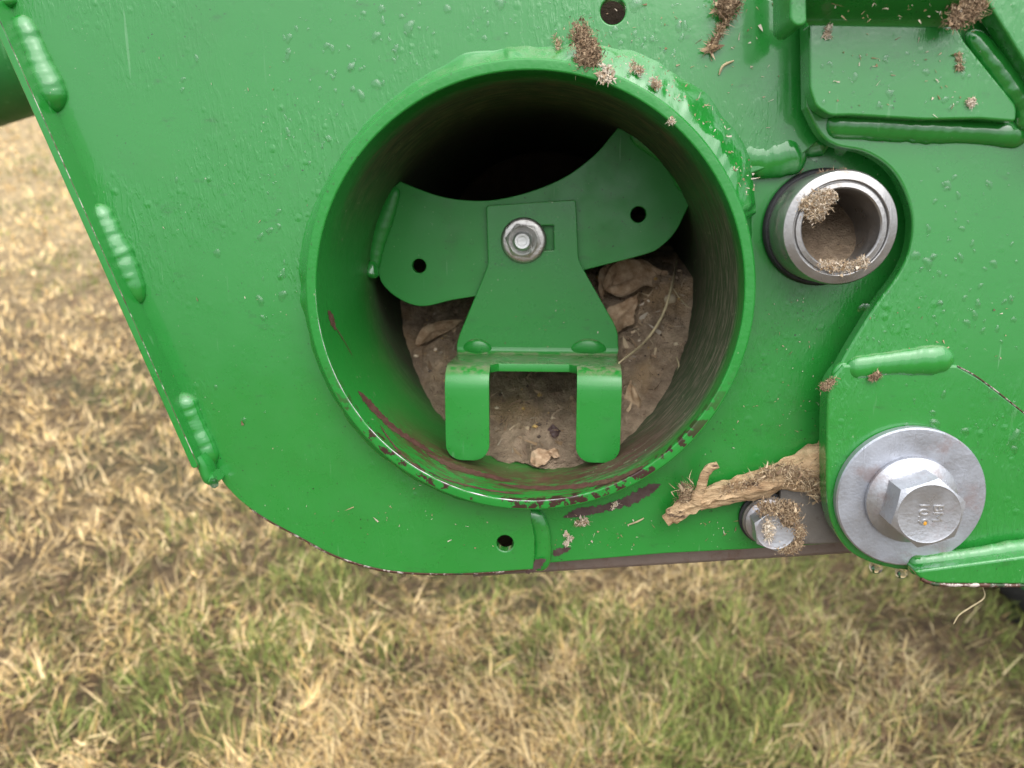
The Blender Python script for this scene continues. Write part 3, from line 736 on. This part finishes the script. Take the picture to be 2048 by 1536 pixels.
wall_scrape([(716, 782), (745, 815), (790, 858), (835, 888), (870, 908)], [26, 40, 34, 30, 16], 1)
wall_scrape([(850, 905), (900, 930), (960, 948), (1030, 962)], [14, 34, 30, 16], 2)
wall_scrape([(1000, 968), (1080, 976), (1160, 972), (1240, 955), (1300, 925)], [14, 24, 30, 26, 12], 3)
wall_scrape([(655, 622), (664, 640), (672, 660)], [10, 34, 12], 4)
wall_scrape([(672, 655), (690, 685), (705, 712)], [5, 4, 3], 5)
wall_scrape([(760, 850), (800, 905), (850, 945)], [8, 10, 8], 6)
wall_scrape([(880, 955), (950, 975), (1050, 988)], [8, 12, 8], 7)

# big dark tube behind the plate, far left
a = M_INV @ (CAM + (RIGHT*(-1024-260)/F + UP*(768-190)/F + FWD)*.78); b = M_INV @ (CAM + (RIGHT*(300-1024)/F + UP*(768-20)/F + FWD)*.80)
link('boom_tube', sweep('boom_tube', [a.lerp(b, k/6) for k in range(7)], lambda t: .062, 40), MBOOM, root)
# wheel behind the right side that carries the frame on the ground
wx, wy, wrad = 1.165, 1.34, .36
tp = []
for i in range(25):
    a = pi*i/24; tp.append((wrad-.09+.09*sin(a)**.7, -.105*cos(a)))
tyre = lathe('tyre', tp, 72)
T = M_INV @ Matrix.Translation((wx, wy, wrad)) @ Matrix.Rotation(rad(8), 4, 'Z') @ Matrix.Rotation(pi/2, 4, 'Y')
tyre.transform(T); to = link('tyre', tyre, MTYRE, root)
rim = lathe('wheel_rim', [(.00001, -.03), (.10, -.03), (.20, -.07), (.272, -.10), (.272, .10), (.20, .07), (.00001, .05)], 48); rim.transform(T); link('wheel_rim', rim, MBOOM, to)
lugm = None
for i in range(26):
    a = 2*pi*i/26
    bm = bmesh.new(); bmesh.ops.create_cube(bm, size=1)
    s_ = 1 if i % 2 else -1
    bmesh.ops.transform(bm, verts=bm.verts, matrix=T @ Matrix.Rotation(a, 4, 'Z') @ Matrix.Translation((wrad-.004, 0, s_*.048)) @ Matrix.Rotation(s_*rad(35), 4, 'X') @ Matrix.Diagonal((.022, .028, .12, 1)))
    me = bpy.data.meshes.new('tread_lug'); bm.to_mesh(me); bm.free(); link('tread_lug', me, MTYRE, to)
pA = M_INV @ Vector((wx-.02, wy, wrad)); pB = M_INV @ Vector((.45, .66, .80))
link('axle_beam', sweep('axle_beam', [pA.lerp(pB, k/4) for k in range(5)], lambda t: .04, 20), MBOOM, root)
pC = P(1900, 560, -.02)
link('axle_beam', sweep('axle_beam', [pB.lerp(pC, k/4) for k in range(5)], lambda t: .035, 20), MBOOM, root)

# ------------------------------------------------------------------ soil packed in the tube
def mudz(x, y):
    yy = min(y, .0)
    z = -.040-1.52*min(yy+RI, .054)-.80*max(0, yy+RI-.054)+.30*x
    if y > 0: z -= y*5.5
    z += .006*mn.noise(Vector((x*30, y*30, 1)))+.0055*mn.noise(Vector((x*80, y*80, 4)))+.0034*mn.noise(Vector((x*190, y*190, 9)))+.0018*mn.noise(Vector((x*420, y*420, 2)))
    return z
def Pm(u, v_, lift=0.0):
    lo_z, hi_z = -.38, .0
    for k in range(300):                        # walk the ray until it meets the soil
        z = hi_z+(lo_z-hi_z)*k/300; p = P(u, v_, z)
        if math.hypot(p.x, p.y) < RI+.01 and mudz(p.x, p.y) >= z: return Vector((p.x, p.y, z+lift))
    return P(u, v_, -.12)
ny_, nx_ = 150, 190; v = []; f = []
for i in range(ny_+1):
    y = -RI+.0008+(RI+.040)*(i/ny_)
    hw = math.sqrt(max(1e-8, (RI+.0006)**2-y*y))
    for k in range(nx_+1):
        x = -hw+2*hw*k/nx_; v.append((x, y, max(-.39, mudz(x, y))))
for i in range(ny_):
    for k in range(nx_): a = i*(nx_+1)+k; f.append((a, a+1, a+nx_+2, a+nx_+1))
me = mesh('soil', v, f); fixn(me)
smooth(me)
place('soil', me, MSOIL, 'brown packed soil and chaff heaped inside the green tube', 'soil', kind='stuff')
# soil inside the bare sleeve
v = []; f = []; n1, n2 = 12, 40
for i in range(n1+1):
    for k in range(n2):
        r = (si+.0003)*i/n1; a = 2*pi*k/n2; x = r*cos(a); y = r*sin(a)
        z = .010-(y+si)*1.15+.0018*mn.noise(Vector((x*260, y*260, 2)))
        v.append((sc_.x+x, sc_.y+y, min(.017, max(-.033, z))))
for i in range(n1):
    for k in range(n2): j = (k+1) % n2; f.append((i*n2+k, i*n2+j, (i+1)*n2+j, (i+1)*n2+k))
me = mesh('soil', v, f); fixn(me); smooth(me)
place('soil', me, MSOIL, 'brown soil filling the lower half of the bare steel sleeve', 'soil', kind='stuff')

# ------------------------------------------------------------------ loose plant matter
def fibres(name, centres, n, length, width, cols, spread, seed, curl=.6, flat=.5, dirn=None):
    """a clump of thin ribbons round given centre points (plate frame)"""
    R = np.random.default_rng(seed); c_ = np.array([list(p) for p in centres]); k = R.integers(0, len(c_), n)
    j = R.normal(0, 1, (n, 3))*np.array([spread, spread, spread*flat]); t = R.random(n)[:, None]
    k2 = np.clip(k+1, 0, len(c_)-1); base = c_[k]*(1-t)+c_[k2]*t+j
    zb = np.minimum(c_[k][:, 2], c_[k2][:, 2])-spread*.3; base[:, 2] = np.maximum(base[:, 2], zb)
    az = R.uniform(0, 2*pi, n) if dirn is None else R.normal(dirn, .5, n)+pi*R.integers(0, 2, n)
    ca = np.array(cols); ti = ca[R.integers(0, len(ca), n)]*R.uniform(.6, 1.3, n)[:, None]
    wd = width*R.uniform(.5, 1.4, n); fl_ = R.random(n) < .10; wd[fl_] *= R.uniform(2.5, 5.5, fl_.sum())
    return ribbons(name, base, az, R.normal(pi/2, .20, n), R.normal(0, curl*1.3, n), length*R.uniform(.3, 1.1, n), wd, ti, 3)
TAN = [(.42, .30, .18), (.30, .20, .11), (.52, .40, .26), (.20, .13, .08)]
BRN = [(.22, .145, .085), (.32, .215, .13), (.13, .085, .05), (.44, .32, .20)]
PALE = [(.62, .52, .40), (.50, .38, .26), (.70, .62, .50)]

# broken stalk wedged behind the lower plate
zs = [.001, .001, .0, .0, -.001, -.0015]
pp = cat([P(u, v_, z) for (u, v_), z in zip([(1330, 1040), (1372, 1012), (1425, 990), (1500, 972), (1580, 945), (1690, 905)], zs)], n=14)
def srf(t): return .0001+(.0030 if t < .05 else .0042 if t < .3 else .0044+.0100*max(0, t-.5))*(1+.18*mn.noise(Vector((t*14, 3, 0))))
st = bpy.data.objects.new('dried_stalk', None); COL.objects.link(st); st.matrix_world = M_ROOT @ Matrix.Translation(pp[0]); st.empty_display_size = .02
tag(st, 'broken pale dry plant stalk wedged behind the plate above the small bolt', 'plant stalk')
def sub(me, mat, name): me.transform(Matrix.Translation(-pp[0])); return link(name, me, mat, st)
sub(sweep('stem', pp, srf, 30, .85, nz=.22, groove=.38), MSTALK, 'stem')
p2 = cat([P(1392, 1006, .003), P(1402, 975, .004), P(1412, 942, .006), P(1436, 930, .007)], n=8)
sub(sweep('side_twig', p2, lambda t: .0030*(1-.45*t), 12, .8, nz=.3, groove=.35, seed=3), MSTALK, 'side_twig')
p3 = cat([P(1400, 1012, .0), P(1450, 1003, .001), P(1510, 985, .001), P(1560, 968, .0)], n=8)
sub(sweep('side_twig', p3, lambda t: .0024, 10, .8, nz=.3, groove=.35, seed=5), MSTALK, 'side_twig')
p4 = cat([P(1540, 960, .001), P(1590, 970, .001), P(1640, 975, .001), P(1690, 970, -.001)], n=8)
sub(sweep('side_twig', p4, lambda t: .0028, 12, .8, nz=.3, groove=.35, seed=6), MSTALK, 'side_twig')
sub(fibres('fuzz', [P(1560, 945, .005), P(1600, 950, .006), P(1640, 945, .004), P(1625, 968, .004), P(1640, 975, .003)], 1700, .005, .00028, TAN, .0026, 3), MATT, 'fuzz')
sub(fibres('fuzz', [P(1362, 985, .002), P(1380, 975, .003), P(1368, 1000, .003)], 420, .005, .00026, BRN+TAN, .0018, 4), MATT, 'fuzz')
sub(fibres('fuzz', [P(1440, 985, .004), P(1490, 968, .004), P(1540, 945, .005)], 300, .006, .00026, TAN, .0014, 5), MATT, 'fuzz')

def clump(label, pts, z, n, length, spread, cols, seed, width=.00028, name='debris_clump', cat_='plant debris', group='plant debris stuck on the wet paint', flat=.5):
    me = fibres(name, [P(u, v_, z) for u, v_ in pts], int(n*2.2), length*.75, width, cols, spread, seed, flat=flat, curl=.9)
    return place(name, me, MATT, label, cat_, group)
clump('brown felted clump hanging above the top of the tube rim', [(1156, 60), (1164, 78), (1180, 98), (1184, 112), (1170, 122)], .011, 1300, .0045, .0022, BRN, 21)
clump('pale shreds caught on the top edge of the tube rim', [(1195, 145), (1205, 155), (1222, 160), (1212, 135)], .0135, 60, .005, .0009, PALE, 22, .0006)
clump('brown tuft high on the plate near the top edge, left of the bent bracket', [(1442, 10), (1455, 15), (1462, 8)], .004, 700, .0045, .0021, BRN, 23)
clump('small tan wad on the weld at upper right of the tube rim', [(1306, 160), (1313, 170)], .011, 130, .0035, .0008, PALE+TAN, 24)
clump('small tan wad left of another on the upper right weld', [(1262, 128), (1280, 142)], .010, 110, .0035, .0008, PALE+TAN, 25)
clump('tiny pale wad on the right inner lip of the tube rim', [(1343, 242)], .0135, 70, .003, .0005, PALE, 26)
clump('thin tan wisp hanging from the brown tuft near the top edge', [(1455, 35), (1440, 60), (1422, 95)], .002, 120, .007, .0005, TAN, 27, .0004)
clump('sparse tan strands above the rim, left of the felted clump', [(1112, 70), (1118, 95), (1120, 108)], .003, 60, .005, .0006, TAN, 28, .0003)
clump('felted tan wad on the upper left lip of the bare sleeve', [(1608, 408), (1635, 400), (1660, 392), (1625, 428), (1638, 418)], .0232, 1500, .0035, .0015, TAN+PALE, 29)
clump('orange tan chaff along the lower lip of the bare sleeve', [(1640, 530), (1680, 536), (1725, 525)], .0215, 600, .0035, .0011, TAN+PALE, 30)
clump('brown felt on top of the bare sleeve', [(1640, 352), (1660, 350), (1690, 352)], .010, 260, .004, .0009, BRN, 31)
clump('tan felted wad over the small bolt head', [(1525, 1012), (1545, 1018), (1565, 1015), (1585, 1022), (1580, 1040)], .0125, 1300, .004, .0019, TAN+BRN, 32)
clump('orange tan felt along the lower edge of the small bolt head', [(1560, 1095), (1580, 1098), (1595, 1085), (1597, 1060)], .0115, 900, .0035, .0014, TAN, 33)
clump('pale strands across the face of the small bolt head', [(1528, 1060), (1540, 1045), (1538, 1070)], .0128, 110, .005, .0011, PALE, 34, flat=.15)
clump('brown scraps on the left end of the weld above the large washer', [(1655, 770), (1665, 760), (1648, 775)], .0165, 140, .0035, .0010, BRN+TAN, 35)
clump('brown scrap under the weld above the large washer', [(1742, 757), (1755, 750)], .0175, 160, .003, .0007, BRN, 36)
clump('tan wad below the scraped paint under the tube', [(1155, 1047), (1170, 1042)], ZB+.001, 130, .0035, .0008, PALE+TAN, 37)
clump('pale curved wad right of the small hole under the tube', [(1130, 1068), (1142, 1075), (1132, 1088)], ZB+.001, 120, .003, .0006, PALE, 38)
clump('small tan wad on the scraped paint under the tube', [(1225, 1018), (1232, 1008)], ZB+.0012, 60, .003, .0005, PALE, 39)
clump('brown wad at the corner of the top right bracket', [(1925, 12), (1945, 20), (1950, 8), (1915, 35)], .034, 700, .005, .0022, BRN, 40)
clump('pale wad at the lower right of the top right bracket', [(1942, 205)], ZK+.0006, 120, .003, .0007, PALE, 41)
clump('two tan scraps on the right half of the top right bracket', [(1918, 108), (1920, 135)], ZK+.0006, 90, .003, .0006, TAN, 42)
clump('pale wad at the upper left of the top right bracket', [(1657, 52), (1655, 70)], ZK+.0006, 80, .003, .0006, PALE, 43)
clump('brown flake hanging under the weld tail above the bare sleeve', [(1595, 325), (1597, 340)], ZB+.002, 100, .0035, .0006, BRN, 44)

# curved straws
def straw(label, pts, r, name='straw', col=(.55, .45, .27), grp='loose straws'):
    p = cat(pts, n=12); me = sweep(name, p, lambda t: r*(1-.5*abs(2*t-1)**3), 7)
    at = me.attributes.new('tint', 'FLOAT_COLOR', 'POINT')
    for i in range(len(me.vertices)): at.data[i].color = (*[c_*(.85+.3*mn.noise(me.vertices[i].co*400)) for c_ in col], 1)
    return place(name, me, MATT, label, 'straw', grp)
straw('long pale straw curving up from the bracket over the soil', [P(1238, 726, -.045), Pm(1285, 680, .010), Pm(1318, 630, .012), Pm(1337, 575, .012), Pm(1350, 520, .008)], .0009)
straw('thin pale straw hanging below the bottom right flange', [P(1965, 1172, .020), P(1968, 1195, .022), P(1940, 1215, .024), P(1918, 1230, .025), P(1907, 1248, .025)], .0004)
straw('short pale curved straw on the plate right of the tube weld', [P(1438, 150, .0008), P(1446, 132, .001), P(1468, 121, .001)], .0006)
straw('short tan straw on the back plate left of the stalk', [P(1255, 1050, ZB+.0008), P(1275, 1043, ZB+.001), P(1288, 1036, ZB+.0008)], .0005)
straw('thin short straw lying on soil right of the long straw', [Pm(1345, 575, .001), Pm(1362, 600, .002), Pm(1378, 615, .001)], .0004)
straw('short pale straw standing by the lower right tube wall', [Pm(1352, 712, .002), Pm(1356, 730, .004), Pm(1350, 748, .002)], .0005)

# dead leaves on the soil
def leaf(label, c_, L, W, rz, tilt, seed, col=None):
    R = random.Random(seed); v = []; f = []; n = 17; m = 9; q0 = seed*7.3
    for i in range(n):
        t = i/(n-1); hw = W*math.sin(pi*min(1, t*1.02+.02))**.8*(1+.5*mn.noise(Vector((t*5, q0, 0))))
        for k in range(m):
            s = k/(m-1)*2-1
            v.append(Vector(((t-.5)*L, s*hw, .32*W*s*s+.10*L*math.sin(t*pi*1.4)+.34*W*mn.noise(Vector((t*4, s*1.6, q0)))+.08*W*cos(s*7+t*3))))
    for i in range(n-1):
        for k in range(m-1): a = i*m+k; f.append((a, a+1, a+m+1, a+m))
    me = mesh('dead_leaf', v, f)
    bm = bmesh.new(); bm.from_mesh(me); bmesh.ops.solidify(bm, geom=bm.faces[:], thickness=.00015); bm.to_mesh(me); bm.free(); smooth(me, 70)
    me.transform(Matrix.Translation(c_) @ Matrix.Rotation(rz, 4, 'Z') @ Matrix.Rotation(tilt, 4, 'X'))
    return place('dead_leaf', me, col or MLEAF, label, 'leaf', 'dead leaves on the soil')
leaf('curled pale leaf on the soil between the bracket prongs, left one', Pm(1083, 912, .004), .013, .005, .5, -.6, 1)
leaf('small curled leaf on the soil between the bracket prongs, right one', Pm(1108, 905, .003), .008, .0025, -.4, -.7, 2)
leaf('brown leaf lying on soil under the left end of the web plate', Pm(880, 665, .004), .036, .007, .6, -.8, 3)
leaf('crumpled leaf on soil beside the right flank of the bracket', Pm(1250, 628, .006), .030, .009, 1.1, -.6, 4)
leaf('yellowish leaf half buried just below the right end of the web plate', Pm(1270, 562, .006), .042, .013, .35, -.7, 5)
leaf('pale narrow leaf under the web plate next to the bracket', Pm(1216, 556, .007), .026, .006, 1.4, -.5, 6)
leaf('dark shrivelled leaf on the orange soil between the prongs', Pm(1108, 862, .003), .008, .004, .2, -.6, 7, MPRIM)
leaf('thin pale leaf on soil right of the right prong', Pm(1268, 795, .004), .022, .005, 1.9, -.6, 8)

# round pale seeds on the soil
g = G('seed coat'); g.set(Base_Color=g.mix(g.noise(200), (.42, .32, .2), (.6, .5, .36)), Roughness=.6); MSEED = g.m
for i, (u, v_, r, lab) in enumerate([(1376, 524, .0027, 'largest pale round seed by the right wall of the tube'), (1384, 541, .0017, 'small pale seed just below the largest seed'), (1333, 548, .0016, 'small pale seed beside the top of the long straw'),
        (1340, 598, .0036, 'tan round seed on soil crossed by the long straw'), (1352, 688, .0015, 'small white seed low on the soil by the right wall'), (832, 712, .0016, 'white grain at the left edge of the soil heap'), (994, 816, .0016, 'pale grain on soil beside the left prong')]):
    bm = bmesh.new(); bmesh.ops.create_uvsphere(bm, u_segments=14, v_segments=9, radius=r); bmesh.ops.scale(bm, vec=(1.15, .9, .85), verts=bm.verts)
    me = bpy.data.meshes.new('seed'); bm.to_mesh(me); bm.free(); smooth(me); me.transform(Matrix.Translation(Pm(u, v_, r*.4)))
    place('seed', me, MSEED, lab, 'seed', 'round seeds on the soil')

# loose fibres and crumbs over the soil
cs = []
R_ = random.Random(5)
while len(cs) < 1500:
    x = R_.uniform(-RI, RI)*.95; y = R_.uniform(-RI, .02)
    if x*x+y*y < (RI*.97)**2: cs.append((x, y, mudz(x, y)+.0006))
cs = np.array(cs); n = len(cs); R2 = np.random.default_rng(9)
ti = np.array(TAN+PALE[:1]+BRN)[R2.integers(0, 9, n)]*R2.uniform(.6, 1.1, n)[:, None]
me = ribbons('chaff', cs, R2.uniform(0, 2*pi, n), R2.uniform(1.2, 2.1, n), R2.normal(0, .4, n), R2.uniform(.002, .010, n), np.where(R2.random(n) < .09, R2.uniform(.0012, .0035, n), R2.uniform(.0002, .0007, n)), ti, 3)
place('chaff', me, MATT, 'scattered chaff and root hairs on the soil in the tube', 'chaff', kind='stuff')

v = []; f = []; R_ = random.Random(6); tn = []
while len(v) < 420*6:
    x = R_.uniform(-RI, RI)*.93; y = R_.uniform(-RI, .0)
    if x*x+y*y > (RI*.94)**2: continue
    r = .0004+.0016*R_.random()**3; z = mudz(x, y)+r*.3; b0 = len(v)
    for d in ((1, 0, 0), (-1, 0, 0), (0, 1, 0), (0, -1, 0), (0, 0, 1), (0, 0, -1)): v.append(tuple(q+r*e*R_.uniform(.6, 1.2) for q, e in zip((x, y, z), d)))
    for a in ((0, 2, 4), (2, 1, 4), (1, 3, 4), (3, 0, 4), (2, 0, 5), (1, 2, 5), (3, 1, 5), (0, 3, 5)): f.append(tuple(b0+q for q in a))
    cc = R_.choice([(.34, .25, .17), (.22, .15, .1), (.09, .065, .05), (.45, .35, .24), (.5, .33, .12)]); tn += [(*cc, 1)]*6
me = mesh('soil_crumbs', v, f); at = me.attributes.new('tint', 'FLOAT_COLOR', 'POINT'); at.data.foreach_set('color', np.array(tn).reshape(-1))
place('soil_crumbs', me, MATT, 'small crumbs and grit strewn over the soil in the tube', 'soil crumbs', kind='stuff')

# fine chaff specks stuck to the paint
sp_ = []
R_ = random.Random(8)
def speck(u0, u1, v0, v1, z, n):
    for _ in range(n): sp_.append(P(R_.uniform(u0, u1), R_.uniform(v0, v1), z))
speck(1180, 1560, 5, 260, .0006, 90); speck(1640, 1930, 60, 230, ZK+.0004, 40); speck(1630, 1930, 5, 40, ZK+.012, 30); speck(1440, 1640, 760, 900, ZB+.0006, 26); speck(1110, 1330, 1030, 1090, ZB+.0006, 30)
speck(1530, 1640, 560, 760, ZB+.0006, 20); speck(560, 1000, 960, 1100, .0006, 30); speck(930, 1220, 560, 700, ZBR+.0005, 16); speck(920, 1230, 716, 738, zf-.02, 0)
speck(1400, 1500, 1040, 1090, ZB+.0006, 14); speck(1690, 2040, 600, 720, ZU+.0005, 18); speck(300, 640, 100, 900, .0005, 22)
for _ in range(120):
    a = rad(R_.uniform(25, 75)); r = RO+R_.uniform(.002, .012); sp_.append(Vector((r*cos(a), r*sin(a), .0085)))
cs = np.array([list(p) for p in sp_ if p.xy.length > RO+.001 or p.z < -.02]); n = len(cs); R2 = np.random.default_rng(10)
ti = np.array(PALE+TAN[:2]+BRN[:1])[R2.integers(0, 6, n)]*R2.uniform(.7, 1.1, n)[:, None]
me = ribbons('chaff', cs, R2.uniform(0, 2*pi, n), R2.uniform(1.35, 1.7, n), R2.normal(0, .25, n), np.clip(R2.lognormal(-6.7, .55, n), .0005, .006), np.clip(R2.lognormal(-7.9, .45, n), .00018, .0014), ti, 3)
place('chaff', me, MATT, 'fine pale chaff specks stuck to the wet green paint', 'chaff', kind='stuff')

# ------------------------------------------------------------------ rain
def domes(spots):
    v = []; f = []
    for (p, rx_, ry_, hh, rot) in spots:
        b0 = len(v); n = 14; ph = p.x*9000 % 6.28
        for q in range(4):
            el = q/4*pi/2
            for k in range(n):
                a = 2*pi*k/n; wob = 1+.22*sin(2*a+ph)+.12*sin(3*a+ph*2); x = rx_*cos(a)*cos(el)*wob; y = ry_*sin(a)*cos(el)*wob*(1.15 if sin(a) < 0 else .9)
                v.append((p.x+x*cos(rot)-y*sin(rot), p.y+x*sin(rot)+y*cos(rot), p.z+hh*sin(el)))
        v.append((p.x, p.y, p.z+hh)); t = len(v)-1
        for q in range(3):
            for k in range(n): f.append((b0+q*n+k, b0+q*n+(k+1) % n, b0+(q+1)*n+(k+1) % n, b0+(q+1)*n+k))
        for k in range(n): f.append((b0+3*n+k, b0+3*n+(k+1) % n, t))
    me = mesh('raindrops', v, f, True); return me
R_ = random.Random(12); spots = []
def drops(u0, u1, v0, v1, z, n, r0=.0005, r1=.0016):
    for _ in range(n):
        r = r0+(r1-r0)*R_.random()**2.5; p = P(R_.uniform(u0, u1), R_.uniform(v0, v1), z+.00005)
        if abs(z) < 1e-6 and p.xy.length < RO+.011: continue
        spots.append((p, r, r*R_.uniform(1, 1.7), r*.42, R_.uniform(-.35, .35)))
drops(560, 1200, 0, 330, 0, 170); drops(520, 640, 330, 640, 0, 26); drops(1180, 1420, 0, 120, 0, 30)
drops(1840, 2048, 330, 700, ZU, 70); drops(1690, 1880, 560, 700, ZU, 16); drops(1800, 2048, 760, 900, ZL, 22); drops(1630, 1980, 100, 230, ZK, 40); drops(300, 560, 100, 900, 0, 12)
for u, v_, z, r in [(753, 168, 0, .0022), (722, 190, 0, .002), (752, 72, 0, .002), (1272, 8, 0, .0026), (1358, 52, 0, .0018), (818, 55, 0, .0026), (1000, 5, 0, .0022), (1870, 848, ZL, .0024), (1930, 862, ZL, .0018), (2030, 875, ZL, .003), (1855, 525, ZU, .0022), (1830, 510, ZU, .002), (565, 590, 0, .0022), (520, 600, 0, .0020)]:
    spots.append((P(u, v_, z+.00005), r, r*1.3, r*.45, R_.uniform(-.3, .3)))
place('raindrops', domes(spots), MFILM, 'many small raindrops beaded on the green plates', 'water', kind='stuff')
def hang(label, u, v_, z, r):
    """pendant drop, hanging along gravity"""
    n = 20; prof_ = [(0.00001, -1.25), (.45, -1.15), (.8, -.85), (.98, -.4), (1.0, 0), (.9, .4), (.78, .75), (.74, 1.0), (0.00001, 1.05)]
    me = lathe('water_drop', [(a*r, b*r) for a, b in prof_], n, ang=80)
    o = link('water_drop', me, MWATER); o.location = M_ROOT @ P(u, v_, z)
    return tag(o, label, 'water drop', 'pendant water drops')
hang('water drop hanging from the lower end of the left edge strip', 428, 966, .010, .0022)
hang('water drop hanging from the upper plate above the bare sleeve', 1682, 296, .011, .0026)
hang('left of two water drops hanging below the large washer', 1752, 1133, .014, .0030)
hang('right of two water drops hanging below the large washer', 1803, 1144, .015, .0027)
